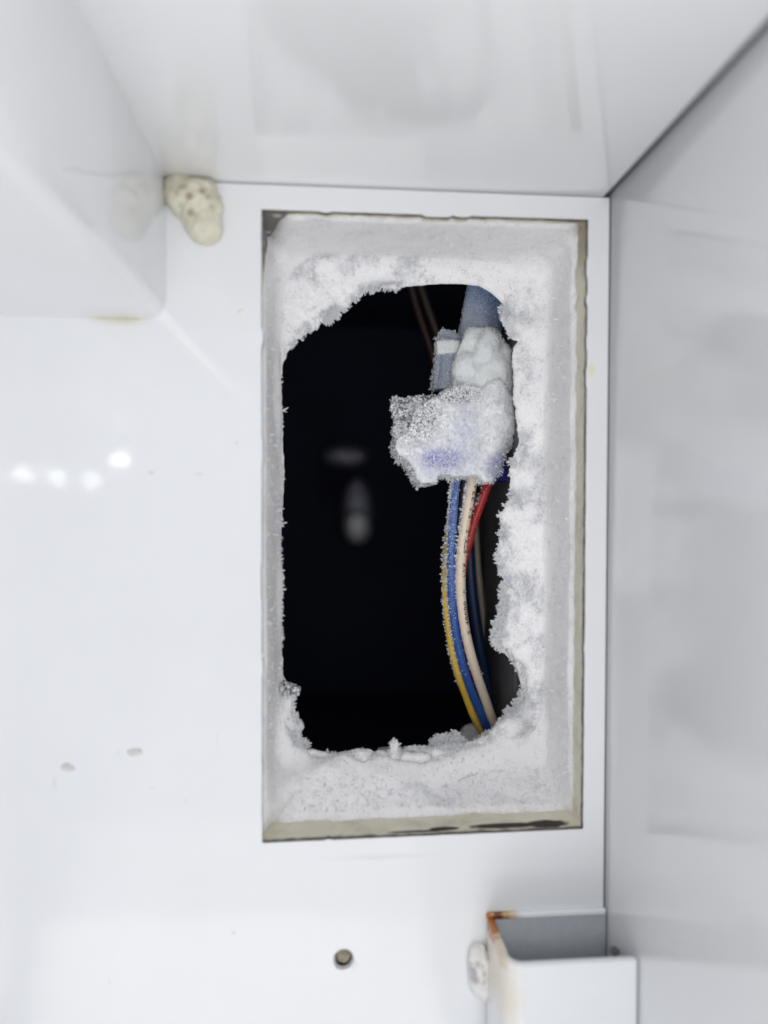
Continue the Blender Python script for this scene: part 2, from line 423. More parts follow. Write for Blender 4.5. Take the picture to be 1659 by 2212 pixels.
# ------------------------------------------------------------------ frost lining
HOLE = [(665,715,1),(700,695,1.2),(730,680,1.2),(760,655,1.2),(775,645,1.2),(790,634,1),(805,626,.9),(822,615,.8),(840,622,.9),(870,619,.4),(900,616,.15),(950,614,.1),(1000,614,.08),(1035,618,.05),(1060,632,.05),(1075,645,.1),
 (1086,658,.6),(1083,680,1),(1092,700,1),(1098,722,.8),(1107,735,.3),(1118,738,.3),(1110,748,.2),(1106,765,.2),(1107,785,.3),(1108,815,.3),(1110,850,.3),(1113,890,.4),(1118,930,.5),(1121,955,.4),(1116,970,.5),(1103,985,.6),(1098,1010,.7),(1100,1045,.5),(1099,1070,.7),(1090,1095,.9),(1080,1120,1.1),(1083,1150,.9),(1076,1175,1),(1072,1195,.8),(1076,1235,.8),(1084,1255,.9),(1084,1290,.9),(1078,1320,1),(1070,1345,1),(1066,1365,1.1),(1074,1392,1.1),(1092,1415,1.2),(1112,1437,1.2),(1128,1450,1.2),(1131,1475,1.2),(1125,1500,1.2),
 (1112,1522,1.2),(1096,1540,1.2),(1080,1556,1.2),(1066,1572,1.2),(1052,1590,1.2),(1030,1600,1.2),(1012,1612,1.2),(1003,1612,1),(998,1600,1),(985,1588,1),(966,1588,1),(948,1600,1),(930,1612,1),(905,1626,1),(880,1630,.9),(862,1631,.8),(858,1612,.6),(852,1606,.5),(845,1614,.6),(842,1630,.8),(815,1634,1),(785,1638,1),(762,1636,1.1),(752,1628,1),(744,1637,1),(722,1632,1.1),(705,1622,.8),(698,1636,.4),(688,1641,.3),(676,1637,.5),
 (666,1620,1.1),(655,1600,1.1),(650,1570,1.1),(643,1545,1.0),(637,1528,.7),(640,1505,.5),(647,1492,.3),(640,1484,.3),(622,1478,.3),(613,1455,.4),(612,1425,.35),(608,1400,.3),(610,1350,.3),(607,1300,.3),(608,1240,.2),(606,1180,.2),(609,1120,.2),(613,1060,.2),(615,1000,.2),(611,960,.25),(612,900,.15),(609,850,.15),(609,815,.15),(613,785,.2),(620,765,.5),(640,740,.8)]
NA = 1500
hp = np.array([(h[0],h[1]) for h in HOLE], float); hj = np.array([h[2] for h in HOLE])
# corners in the hole loop matching corners TL,TR,BR,BL of the opening
def idx(x,y): return int(np.argmin(np.hypot(hp[:,0]-x, hp[:,1]-y)))
ci = [idx(665,715), idx(1075,645), idx(1125,1500), idx(666,1620)]
assert ci[0] == 0
segN = [300, 500, 300, 400]
def resample(P, n, extra=None):
    d = np.r_[0, np.cumsum(np.linalg.norm(np.diff(P[:,:2], axis=0), axis=1))]; t = np.linspace(0, d[-1], n, endpoint=False)
    return np.stack([np.interp(t, d, P[:,k]) for k in range(P.shape[1])], 1)
hh = np.c_[hp, hj]; hh = np.vstack([hh, hh[:1]]); cc = ci+[len(hp)]
hole = np.vstack([resample(hh[cc[k]:cc[k+1]+1], segN[k]) for k in range(4)])
cor = [np.array(o)[[0,2]] for o in OPEN]; cor.append(cor[0])
rect = np.vstack([np.stack([np.linspace(cor[k][0],cor[k+1][0],segN[k],endpoint=False), np.linspace(cor[k][1],cor[k+1][1],segN[k],endpoint=False)],1) for k in range(4)])
side = np.repeat([0,1,2,3], segN); fr = np.concatenate([np.arange(s)/s for s in segN])
HD = 19.0
H3 = np.array([tuple(U(x,y,HD)) for x,y,_ in hole]); jag = hole[:,2]
# jagged frost edge
tn = norm(np.roll(H3,-2,0)-np.roll(H3,2,0)); inward = np.stack([tn[:,2],0*tn[:,0],-tn[:,0]],1)   # clockwise loop: towards the hole
cen = H3.mean(0); sgn = np.sign(((cen-H3)*inward).sum(1).sum()); inward *= sgn
s_arc = np.r_[0, np.cumsum(np.linalg.norm(np.diff(H3,axis=0),axis=1))]
J = np.stack([s_arc, 0*s_arc, 0*s_arc],1)
H3 = H3+inward*((.42*fbm(J,1.5,3)+.22*fbm(J+50,.5,2))*jag)[:,None]
def smooth1(a, k):
    w = np.ones(k)/k; n = len(a); b = np.r_[a[-k:],a,a[:k]]
    return np.convolve(b,w,'same')[k:k+n]
start = np.choose(side, [1.3, 5.2, 7.4, 1.5]).astype(float)
# corner top-left left bare; top-right too
tl = np.minimum(np.where(side==0, fr*56, 1e9), np.where(side==3, (1-fr)*108, 1e9)); 
start += np.where(side==3, 13, 13)*np.clip(1-tl/np.where(side==3,12,3.4),0,1)
start = smooth1(start, 7)+.28*fbm(J,3,3)+.38*fbm(J+200,.8,3)
offB = smooth1(np.choose(side,[.5,.7,1.0,.5]).astype(float),25)
offC = smooth1(np.choose(side,[1.1,1.4,4.5,1.2]).astype(float),60)
offD = smooth1(np.choose(side,[1.9,2.4,9.0,2.0]).astype(float),80)
nz = lambda a, sc, o: a*fbm(J+o, sc, 2)*(.5+1.6*smooth1((side==2).astype(float),140))
offB = offB*(1+.3*fbm(J+9,6,2)); offC = np.clip(offC+nz(1.1,14,31),.5,None); offD = np.clip(offD+nz(1.3,11,77),.8,None)
dC = smooth1(np.choose(side,[14.5,15.5,14.0,14.0]).astype(float),60)
dD = smooth1(np.choose(side,[17,17.6,16.5,17]).astype(float),60)
dC = dC+nz(.9,12,120)
# inward direction on the rectangle, mitred at corners
rc = rect.mean(0); hw = np.abs(rect-rc).max(0)
def inset(off):
    q = rect-rc; lim = hw[None,:]-off[:,None]
    # slanted rectangle: scale each axis
    k = lim/hw[None,:]
    rr = q*k; 
    # round the corners
    rad = 4.5+off*2.2
    a = np.abs(rr); ex = a-(lim-rad[:,None]); m = (ex[:,0]>0)&(ex[:,1]>0)
    L = np.hypot(ex[:,0],ex[:,1]); f = np.where(m&(L>rad), rad/np.maximum(L,1e-6), 1)
    rr2 = np.where(m[:,None], np.sign(rr)*((lim-rad[:,None])+ex*f[:,None]), rr)
    return rr2+rc
def ring(xz, d): return np.stack([xz[:,0], d*np.ones(len(xz)), xz[:,1]],1)
z0 = np.zeros(NA)
sm3 = lambda A, k: np.stack([smooth1(A[:,0],k), smooth1(A[:,1],k), smooth1(A[:,2],k)],1)
R0 = ring(rect+ (rect-rc)*.012, start-.2)
R1 = ring(rect-(rect-rc)/hw*offB[:,None], start+1.3)
R2 = ring(inset(offC), np.maximum(dC, start+3)); R3 = ring(inset(offD), dD)
hin = inward
R4 = H3*.5+R3*.5; R4[:,1] = (dD+HD)/2+.1
# bottom: snow bulges forward
R1 = sm3(R1,15); R2 = sm3(R2,50); R3 = sm3(R3,90); R4 = sm3(R4,70)
bw = smooth1((side==2).astype(float),120)
R4[:,1] -= bw*2.5
R5 = H3.copy(); R5[:,1] = HD-.4; R5 -= inward*.5
R6 = H3.copy(); R7 = H3-inward*.6; R7[:,1] = HD+1.4; R8 = H3-inward*3.5; R8[:,1] = HD+3
KEY = [R0,R1,R2,R3,R4,R5,R6,R7,R8]; cnt = [5,40,14,34,34,5,5,5]
rows = []
KP = [KEY[0]]+KEY+[KEY[-1]]
for k in range(8):
    a,b,c,d = KP[k],KP[k+1],KP[k+2],KP[k+3]
    for i in range(cnt[k]):
        f = i/cnt[k]
        q = b*(1-f)+c*f
        if 1 <= k <= 3:
            cm = .5*((2*b)+(c-a)*f+(2*a-5*b+4*c-d)*f*f+(3*b-a-3*c+d)*f**3); q = q*.45+cm*.55
        rows.append((k+f, q))
rows.append((8.0, KEY[8]))
NR = len(rows); G = np.stack([r[1] for r in rows]); uu = np.array([r[0] for r in rows])
def grid_normals(G):
    du = np.gradient(G, axis=0); dv = np.roll(G,-1,1)-np.roll(G,1,1)
    n = norm(np.cross(du, dv)); return n
N = grid_normals(G)
flip = 1 if (N[NR//2]*np.array([0,-1,0])).sum() > 0 else -1; N *= flip
Pf = G.reshape(-1,3); Nf = N.reshape(-1,3); U_ = np.repeat(uu, NA); A_ = np.tile(np.arange(NA), NR)
jj = jag[A_]; sd = side[A_]
rough = np.where(U_<3, .35+.0*U_, .45+.75*np.clip(jj,0,1)); rough = np.where(sd==3, rough*.75, rough)
# wall strips left and top are smooth, the bottom is snowy
rough = rough*np.where((sd==2),1.15,1.0)
snow = smooth1((side==2).astype(float),160)[A_]
lump = (.5+1.1*snow)*fbm(Pf,9,2)+(.12+.35*snow)*fbm(Pf,3.2,3)+(.05+.10*np.clip(jj,0,1))*np.abs(fbm(Pf,.9,3))+.05*fbm(Pf,.33,2)
fade = np.clip(U_/1.0,0,1)*np.clip((7-U_)/1.5,0,1)
edgefade = np.where(U_>4.6, .6, 1.0)*np.where((U_>4.4)&(side[A_]==2), .28, 1.0)
lump = lump+.14*np.clip(jj,0,1)*np.clip((U_-3.6),0,1)*fbm(Pf,.55,3)
Pd = Pf+Nf*(lump*rough*fade*edgefade)[:,None]
F = []
ii = np.arange(NR-1)[:,None]*NA; j = np.arange(NA)[None]; k = (j+1)%NA
F = np.stack([ii+j, ii+k, ii+NA+k, ii+NA+j],-1).reshape(-1,4)
if flip < 0: F = F[:, ::-1]
frost = link('frost', from_arrays(Pd, F), M_frost, None)
tag(frost, 'thick white frost crust lining the cutout around the dark ragged hole', 'frost', kind='stuff')
Gd = Pd.reshape(NR,NA,3); Nd = grid_normals(Gd)*flip

# crystals on the frost
def scatter_frost():
    parts=[]; 
    def pick(n, wfun):
        w = wfun(U_, A_); w = w/w.sum(); return rng.choice(len(U_), n, p=w)
    spacing = 1.0
    nf = Nd.reshape(-1,3)
    # edge ferns
    w = lambda u,a: np.where((u>4.75)&(u<7), 1,0)*np.clip(jag[a]-.3,0,1)**1.2*np.clip(.35+1.4*fbm(J[a]+77,2.2,2),.05,1.6)*np.where(side[a]==2,1.8,1)
    i = pick(8500, w); inn = inward[A_[i]]
    d = norm(inn*1.0+rng.normal(size=(len(i),3))*.55+np.array([0,-.25,0])); L = rng.gamma(3.4,.175,len(i))*(.5+.6*np.clip(jag[A_[i]],0,1)); L = np.clip(L,.12,1.5)
    parts.append(fern(Pd[i]-d*.1, d, L, L*.15+.02, 4))
    # field needles over snowy places
    patch = np.clip(fbm(Pd,4.0,3)*1.2+.35,0,1)
    w = lambda u,a: np.where((u>2.9)&(u<=5.2),1,0)*np.clip(jag[a],.05,1)*patch+np.where((u>.9)&(u<=2.9),.10,0)*np.where(side[a]==2,2.5,.5)
    i = pick(20000, w); d = norm(nf[i]+rng.normal(size=(len(i),3))*.9); L = rng.gamma(3,.10,len(i))
    parts.append(crystals(Pd[i]-d*.05, d, L, L*.16+.015))
    i = pick(4500, w); d = norm(nf[i]+rng.normal(size=(len(i),3))*.6); L = rng.gamma(3,.16,len(i))
    parts.append(fern(Pd[i]-d*.05, d, L, L*.12+.015, 3))
    w = lambda u,a: np.where((u>3.9)&(u<5.6)&(side[a]==2),1.0,0)
    i = pick(5200, w); d = norm(np.array([0,-.8,.35])+rng.normal(size=(len(i),3))*.6); L = np.clip(rng.gamma(3,.17,len(i)),.1,1.3)
    parts.append(fern(Pd[i]-d*.05, d, L, L*.15+.02, 3))
    off=0; Vs=[];Fs=[]
    for V,F in parts: Vs.append(V); Fs.append(F+off); off+=len(V)
    o = link('frost_crystals', from_arrays(np.vstack(Vs), np.vstack(Fs)), M_cryst, frost, smooth=False)
    o['kind']='stuff'
scatter_frost()

# small hanging frost flake at the top, small snowy stump at the bottom
def lumpobj(name, mat, parent, c, r, sub=5, amp=.3, sc=1.0, cut=None, seed=0):
    bm = bmesh.new(); bmesh.ops.create_icosphere(bm, subdivisions=sub, radius=1.0)
    V = np.array([v.co[:] for v in bm.verts]); r = np.array(r); c = np.array(c)
    N0 = norm(V/r); P = V*r; P = P+N0*(amp*fbm(P+seed*11.7,sc,4))[:,None]
    if cut is not None: P = cut(P)
    for v, p in zip(bm.verts, P+c): v.co = p
    return link(name, bm_mesh(bm), mat, parent)
def spike_on(o, n, L, W=.14, dirw=(0,0,0), filt=None, parent=None, mat=None, rnd=.6, nb=3, name='frost_crystals'):
    V, Nn = get_vn(o.data)
    if filt is not None: idx_ = np.where(filt(V, Nn))[0]
    else: idx_ = np.arange(len(V))
    if not len(idx_): return None
    i = rng.choice(idx_, n); d = norm(Nn[i]+rng.normal(size=(n,3))*rnd+np.array(dirw)); l = rng.gamma(3, L/3, n)
    V2, F2 = fern(V[i]-d*.05, d, l, l*W+.012, nb)
    c = link(name, from_arrays(V2, F2), mat or M_cryst, parent, smooth=False); c['kind']='stuff'; return c
fk = lumpobj('frost_flake', M_frost, None, tuple(U(843,620,17.8)), (1.75,.45,.42), 4, .22, .8)
tag(fk, 'small ragged frost flake hanging from the top rim of the dark hole', 'frost')
spike_on(fk, 140, .35, parent=fk)
fs = lumpobj('frost_stump', M_frost, None, tuple(U(851,1617,15.2)), (.95,.7,1.9), 4, .28, .7, seed=3)
tag(fs, 'bright upright nub of snow on the bottom rim of the dark hole', 'frost')
spike_on(fs, 220, .35, parent=fs)

# ------------------------------------------------------------------ dark cavity
t = NT('cavity_black'); M_cav = t.set(Base_Color=(.045,.05,.085), Roughness=.8, Specular_IOR_Level=.15)
t = NT('grey_liner'); M_grey = t.set(Base_Color=t.mix(t.noise(.2,3), (.085,.085,.092), (.12,.12,.13)), Roughness=.55)
def cavity():
    bm = bmesh.new(); v = box_bm(bm, -130, 110, 1.3, 420, -150, 130)
    fr_ = [f for f in bm.faces if f.normal.y < -.5]; bmesh.ops.delete(bm, geom=fr_, context='FACES')
    bmesh.ops.reverse_faces(bm, faces=bm.faces)
    o = link('cavity', bm_mesh(bm), M_cav, None, smooth=False); tag(o, kind='structure')
cavity()
gl = box('grey_liner', M_grey, None, 40, 42, 25, 62, -62, 40, .6)
tag(gl, 'dark grey plastic liner wall behind the wires inside the hole', 'liner')
gf = lumpobj('rear_frost', M_frost, None, tuple(U(1085,1590,52)), (11,6,4.5), 5, .6, 2, seed=9)
tag(gf, 'dim frost mound low behind the wires inside the hole', 'frost')

# metal shapes made up for the pale blurred glints deep in the dark
t = NT('dull_metal'); M_metal = t.set(Base_Color=(.38,.38,.46), Roughness=.6, Metallic=1.0)
t = NT('glint_metal'); M_metal2 = t.set(Base_Color=(.8,.8,.82), Roughness=.6, Metallic=1.0)  # paler copy of the metal, paints the brightest glint
dm = empty('metal_piece', tuple(U(770,1080,110)))
lumpobj('cross_bar', M_metal, dm, tuple(U(748,985,330)), (15,6,8), 4, .3, 3)
lumpobj('stem', M_metal, dm, tuple(U(772,1105,330)), (11,6,22), 4, .3, 3)
lumpobj('stem_glint', M_metal2, dm, tuple(U(772,1138,322)), (9,4,11), 4, .2, 3)
tag(dm, 'out-of-focus pale grey metal piece deep inside the dark hole', 'bracket')

# ------------------------------------------------------------------ wires
def ins_mat(name, col, frosty=0.0, rough=.42):
    t = NT(name)
    c = t.mix(t.math('MULTIPLY', t.ramp(t.noise(.8,4),[(.4,0),(.7,1)]), .25), col, tuple(x*.7 for x in col))
    if frosty:
        sx = t.n('ShaderNodeSeparateXYZ'); t.l(t.pos, sx.inputs[0])
        mr = t.n('ShaderNodeMapRange'); t.l(sx.outputs[2], mr.inputs[0]); mr.inputs[1].default_value = -28; mr.inputs[2].default_value = -6; mr.inputs[3].default_value = .15; mr.inputs[4].default_value = 1
        f = t.ramp(t.noise(3.2,4,.7,dist=1.5), [(.50,0),(.60,1)])
        c = t.mix(t.math('MULTIPLY', t.math('MULTIPLY', f, mr.outputs[0]), frosty), c, (.62,.68,.78))
    n = t.bump(t.noise(3,3), .03)
    return t.set(Base_Color=c, Roughness=rough, Normal=n, Subsurface_Weight=.08, Subsurface_Radius=(1,.8,.6), Subsurface_Scale=.0004)
def wire(name, label, pts, rad_px, mat, depth, group=None, n=110):
    """pts: (px,py[,depth])"""
    P = [tuple(U(p[0], p[1], p[2] if len(p) > 2 else depth)) for p in pts]
    path = catmull(P, n); r = rad_px*(D+depth)/FPX
    V, F = tube(path, r, 22)
    o = link(name, from_arrays(V, F), mat, None); tag(o, label, 'wire', group)
    return o, path, r
G1 = 'insulated wires hanging below the frosted connector'
M_blue = ins_mat('blue_insulation', (.012,.085,.36), .6)
M_white = ins_mat('ivory_insulation', (.83,.70,.56), 0)
M_yel = ins_mat('yellow_insulation', (.72,.47,.06), .15)
M_red = ins_mat('red_insulation', (.50,.025,.02), .1)
M_navy = ins_mat('navy_insulation', (.006,.025,.08), 0)
M_tan = ins_mat('tan_insulation', (.33,.27,.22), 0)
w_b, p_b, r_b = wire('wire','frost-speckled blue wire between the yellow and the ivory one',
    [(988,990,31),(987,1010,31),(985,1040,31),(982,1070,30),(978,1125,30),(975,1190,30),(975,1254,30),(979,1320,31),(988,1384,32),(1001,1441,33),(1018,1492,34),(1034,1530,35),(1047,1562,36),(1062,1600,38)], 9.6, M_blue, 31, G1)
w_w, p_w, r_w = wire('wire.001','ivory white wire with dark printed lettering, in front',
    [(1026,990,30),(1025,1010,30),(1021,1036,30),(1014,1080,29),(1006,1125,29),(999,1175,29),(996,1215,29),(995,1262,29.5),(999,1320,30),(1008,1375,31),(1021,1427,32),(1037,1478,33.5),(1053,1524,35),(1066,1560,36),(1085,1600,38)], 10.8, M_white, 29.5, G1)
w_y, p_y, r_y = wire('wire.002','yellow wire at the left edge of the bundle',
    [(985,1040,36),(976,1110,34),(969,1170,33),(964,1230,32.5),(964,1290,32.5),(969,1350,33),(978,1410,33.5),(991,1460,34),(1006,1503,35),(1022,1545,36),(1045,1590,38)], 8.2, M_yel, 33, G1)
w_r, p_r, r_r = wire('wire.003','bright red wire slanting behind the ivory wire',
    [(1078,1000,35),(1062,1030,34.5),(1048,1062,34),(1034,1100,34),(1022,1135,34),(1013,1170,34),(1003,1205,34),(996,1260,34.5),(994,1330,35.5),(1000,1400,37),(1012,1465,38.5),(1032,1525,40),(1055,1580,41)], 9.6, M_red, 34.5, G1)
w_n, p_n, r_n = wire('wire.004','dark navy wire in shade behind the ivory wire',
    [(1010,1060,46),(1011,1120,46),(1014,1182,46),(1018,1254,46),(1026,1326,46),(1037,1398,46),(1050,1470,47),(1064,1530,48),(1080,1590,50)], 11.5, M_navy, 46, G1)
w_t, p_t, r_t = wire('wire.005','dim tan wire, rightmost of the bundle and farthest back',
    [(1022,1060,54),(1027,1133,54),(1033,1225,54),(1042,1312,54),(1055,1398,54),(1067,1455,54.5),(1077,1515,55),(1086,1570,56)], 7.0, M_tan, 54, G1)
w_p, _, _ = wire('wire.006','dark purple grey wire just visible between blue and ivory wires',
    [(1008,1000,37),(1006,1040,37),(1001,1080,37),(996,1130,38),(995,1200,39),(1000,1290,40),(1008,1380,41),(1022,1460,42),(1040,1530,43)], 8.5, ins_mat('grey_insulation', (.10,.085,.11), .5), 37, G1)
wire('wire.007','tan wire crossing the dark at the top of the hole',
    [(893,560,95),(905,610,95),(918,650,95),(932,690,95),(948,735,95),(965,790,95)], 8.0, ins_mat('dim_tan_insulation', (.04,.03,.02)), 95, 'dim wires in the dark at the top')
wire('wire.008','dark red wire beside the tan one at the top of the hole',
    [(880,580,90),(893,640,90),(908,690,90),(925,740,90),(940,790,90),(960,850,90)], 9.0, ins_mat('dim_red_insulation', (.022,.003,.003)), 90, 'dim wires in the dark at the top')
wire('wire.009','peach coloured wire between connector and right rim of the hole',
    [(1118,760,33),(1112,830,31),(1109,880,30),(1109,920,30),(1104,960,32),(1098,1010,36)], 9.0, ins_mat('peach_insulation', (.55,.30,.20), .7), 31)

# lettering printed on the ivory wire, reading upwards, wrapped on the tube
t = NT('print_ink'); M_ink = t.set(Base_Color=(.10,.075,.06), Roughness=.7)
def print_text(txt, y0px, y1px, ang_c, height, mat, parent):
    cu = bpy.data.curves.new('f', 'FONT'); cu.body = txt; cu.size = 1.0; cu.space_character = 1.15; cu.offset = 0.03
    tmp = bpy.data.objects.new('t', cu); COL.objects.link(tmp)
    dg = bpy.context.evaluated_depsgraph_get(); dg.update()
    me = bpy.data.meshes.new_from_object(tmp.evaluated_get(dg)); bpy.data.objects.remove(tmp)
    bm = bmesh.new(); bm.from_mesh(me)
    bmesh.ops.triangulate(bm, faces=bm.faces)
    xs = [v.co.x for v in bm.verts]; x0, x1 = min(xs), max(xs)
    path = p_w; T = norm(np.gradient(path, axis=0)); A = norm(np.cross(T, [0,1.0,0])); B = np.cross(A, T)
    zz = path[:,2]
    za, zb = U(1000, y0px, 29.5).z, U(1000, y1px, 29.5).z     # from low to high
    for v in bm.verts:
        f = (v.co.x-x0)/(x1-x0); z = za+(zb-za)*f
        i = np.interp(-z, -zz, np.arange(len(zz))); i0 = int(i); q = i-i0; i1 = min(i0+1, len(zz)-1)
        c = path[i0]*(1-q)+path[i1]*q; a = norm(A[i0]*(1-q)+A[i1]*q); b = norm(B[i0]*(1-q)+B[i1]*q)
        # right and towards the camera
        rgt = a if a[0] > 0 else -a; fwd = b if b[1] < 0 else -b
        th = ang_c+(v.co.y-.36)*height/r_w           # larger = further left
        p = c+(rgt*math.cos(th)+fwd*math.sin(th))*(r_w+.025)
        v.co = Vector(p)*MM
    m2 = bpy.data.meshes.new('m'); bm.to_mesh(m2); bm.free()
    o = link('print', m2, mat, parent, smooth=None); return o
pr = []
for (txt, a, b) in (('E148000', 1371, 1298),('W', 1284, 1271),('AWM', 1248, 1215),('STYLE', 1194, 1143),('1015', 1124, 1096),('22A', 1083, 1045)):
    pr.append(print_text(txt, a, b, 1.0, 1.15, M_ink, w_w))
for p_ in pr: p_['label'] = 'dark lettering printed on the ivory wire'

# frost bristles on the wires
def wire_frost(o, path, r, n, L, side_dir, z_hi, z_lo, bias=1.0):
    i = rng.integers(0, len(path)-1, n*4); f = rng.random(n*4); z = path[i,2]
    keep = (z < z_hi) & (z > z_lo) & (rng.random(n*4) < np.clip((z-z_lo)/(z_hi-z_lo),.12,1)**bias)
    i = i[keep][:n]; f = f[keep][:n]; m = len(i)
    c = path[i]*(1-f[:,None])+path[i+1]*f[:,None]; T = norm(path[i+1]-path[i])
    d = norm(rng.normal(size=(m,3))*.55+np.array(side_dir)); d = norm(d-T*(d*T).sum(1)[:,None])
    dd = norm(d+rng.normal(size=(m,3))*.35); l = rng.gamma(3, L/3, m)
    V, F = fern(c+d*r*.97, dd, l, l*.2+.02, 3)
    k = link('frost_bristles', from_arrays(V, F), M_cryst, o, smooth=False); k['kind']='stuff'
wire_frost(w_b, p_b, r_b, 900, .34, (-1,-.15,0), 8, -42, .8)
wire_frost(w_b, p_b, r_b, 500, .12, (-.2,-1,0), 8, -42, 1.2)
wire_frost(w_w, p_w, r_w, 520, .34, (-1,-.1,0), 6, -22, .6)
wire_frost(w_w, p_w, r_w, 240, .18, (-1,-.1,0), -10, -42, .3)
wire_frost(w_w, p_w, r_w, 90, .16, (1,-.1,0), 6, -42, .3)
wire_frost(w_y, p_y, r_y, 420, .30, (-1,-.1,0), -2, -42, .5)
wire_frost(w_r, p_r, r_r, 130, .30, (-1,-.3,0), 4, -8, .6)

# ------------------------------------------------------------------ frosted connector
def prism_bm(bm, poly, d0, d1, inset=0.0):
    a = [bm.verts.new(U(x, y, d0)) for x, y in poly]
    # back ring keeps the size of the front one
    b = [bm.verts.new(v.co+Vector((0, d1-d0, 0))) for v in a]
    n = len(a); bm.faces.new(a); bm.faces.new(b[::-1])
    for i in range(n): bm.faces.new((a[i], b[i], b[(i+1)%n], a[(i+1)%n]))
def ell_bm(bm, px, py, d, rx, ry, rz, rot=0):
    r = bmesh.ops.create_icosphere(bm, subdivisions=3, radius=1)
    c = U(px, py, d); R = Matrix.Rotation(math.radians(rot), 3, 'Y')
    for v in r['verts']: v.co = c+R@Vector((v.co.x*rx, v.co.y*ry, v.co.z*rz))
def solid(name, mat, parent, build, voxel=.3, smooth_it=3, amps=((.25,2.5,3),(.12,.7,3),(.06,.3,2)), round_=0):
    bm = bmesh.new(); build(bm); bmesh.ops.recalc_face_normals(bm, faces=bm.faces)
    me = bpy.data.meshes.new('m'); 
    bmesh.ops.scale(bm, vec=(MM,)*3, verts=bm.verts); bm.to_mesh(me); bm.free()
    o = bpy.data.objects.new(name, me); COL.objects.link(o)
    if round_:
        pass
    m = o.modifiers.new('r','REMESH'); m.mode='VOXEL'; m.voxel_size = voxel*MM; m.use_smooth_shade = True
    s = o.modifiers.new('s','SMOOTH'); s.iterations = smooth_it; s.factor = .6
    apply_mods(o); me = o.data
    V, N_ = get_vn(me)
    h = 0
    for (a, sc, oc) in amps: h = h+a*fbm(V+3.3, sc, oc)
    V = V+N_*np.asarray(h)[:,None]
    me.vertices.foreach_set('co', (V*MM).astype(np.float32).ravel()); me.update()
    me.materials.clear(); me.materials.append(mat)
    me.polygons.foreach_set('use_smooth', [True]*len(me.polygons))
    if parent: o.parent = parent; o.matrix_parent_inverse = parent.matrix_world.inverted()
    return o

def conn_extra(t, c):
    dk = t.ramp(t.noise(1.9,6,.75,dist=1.0), [(.42,1),(.54,0)])
    gz = t.math('MAXIMUM', t.sph(P3(900,900,25), 5.5, .6, (1,3,1.1), 3), t.sph(P3(985,850,25), 4.0, .5, (1.3,3,.6), 2))
    c = t.mix(t.math('MULTIPLY', t.math('MULTIPLY', dk, t.math('ADD', gz, .16)), .95), c, (.13,.135,.16))
    # blue plastic showing through thin frost
    spk = t.ramp(t.noise(2.6,4,.75,dist=1.2), [(.44,1),(.54,0)])
    b1 = t.sph(P3(958,990,24), 3.9, .4, (1.2,3,.62), 1.5)
    c = t.mix(t.math('MULTIPLY', t.math('MULTIPLY', b1, spk), .95), c, (.035,.045,.40))
    b2 = t.sph(P3(1005,935,24), 3.9, .8, (.95,4,1.75), 1.6)
    c = t.mix(t.math('MULTIPLY', t.math('MULTIPLY', b2, t.ramp(t.noise(1.0,5,.7),[(.38,0),(.6,1)])), .6), c, (.50,.53,.72))
    b4 = t.sph(P3(960,1000,24), 6, .8, (1.3,3,.7), 1.5)
    c = t.mix(t.math('MULTIPLY', b4, .35), c, (.40,.42,.66))
    b3 = t.sph(P3(1078,1010,27), 3.0, .6, (1.1,3,1.2), 1.5)
    c = t.mix(t.math('MULTIPLY', b3, .7), c, (.16,.17,.38))
    g1 = t.sph(P3(1098,975,26), 2.6, .6, (.9,3,1.3), 1.0)
    c = t.mix(t.math('MULTIPLY', g1, .6), c, (.22,.22,.23))
    return c
M_cf = frost_mat('connector_frost', (.88,.89,.92), conn_extra)
t = NT('blue_plastic'); M_bp = t.set(Base_Color=(.012,.015,.22), Roughness=.35)

conn = empty('connector', tuple(U(1000,1000,32)))
def b_body(bm):
    prism_bm(bm, [(905,872),(948,855),(972,838),(1000,828),(1050,838),(1106,856),(1113,900),(1114,932),(1106,962),(1092,985),(1084,1010),(1066,1038),(1048,1042),(1030,1028),(985,1030),(950,1026),(944,1043),(912,1046),(898,1030),(894,1014),(882,998),(862,982),(853,965),(858,945),(880,935),(890,900)], 25.8, 37)
    ell_bm(bm, 985,930,26.3, 6.0,1.2,8.0); ell_bm(bm, 1070,905,26.5, 4.2,1.8,9); ell_bm(bm, 900,975,27.5, 3.4,2.2,3.4)
    ell_bm(bm, 1085,900,30, 3,4,7)
body = solid('frosted_body', M_cf, conn, b_body, .28, 5)
def b_upper(bm):
    prism_bm(bm, [(986,762),(996,742),(1004,722),(1020,708),(1060,706),(1082,718),(1092,742),(1098,790),(1104,870),(1060,880),(1000,858),(978,836),(980,800)], 28.5, 37)
    ell_bm(bm, 1050,760,28.8, 3.0,2.6,5.6, 8); ell_bm(bm, 1022,735,29.5, 2.2,1.8,3.2, -20)
    ell_bm(bm, 1005,795,29, 3.1,2.2,3.6, 15); ell_bm(bm, 1060,820,28.0, 4.3,2.2,6.5, 30); ell_bm(bm, 1085,830,29, 2.6,2.6,9, 3)
    ell_bm(bm, 1020,838,28.2, 4.3,1.5,1.6, 35)
for _m in (M_cf,): _m.node_tree.nodes['Principled BSDF'].inputs['Coat Weight'].default_value = .5
M_up = frost_mat('lump_frost', (.80,.83,.835))
upper = solid('frost_lumps', M_up, conn, b_upper, .28, 6, amps=((.2,3,2),(.09,.9,3),(.06,.35,3)))
def b_blue(bm): prism_bm(bm, [(1060,1000),(1110,985),(1112,1034),(1096,1042),(1072,1036)], 32, 40)
bl = solid('blue_housing', M_bp, conn, b_blue, .25, 3, amps=((.03,1,2),))
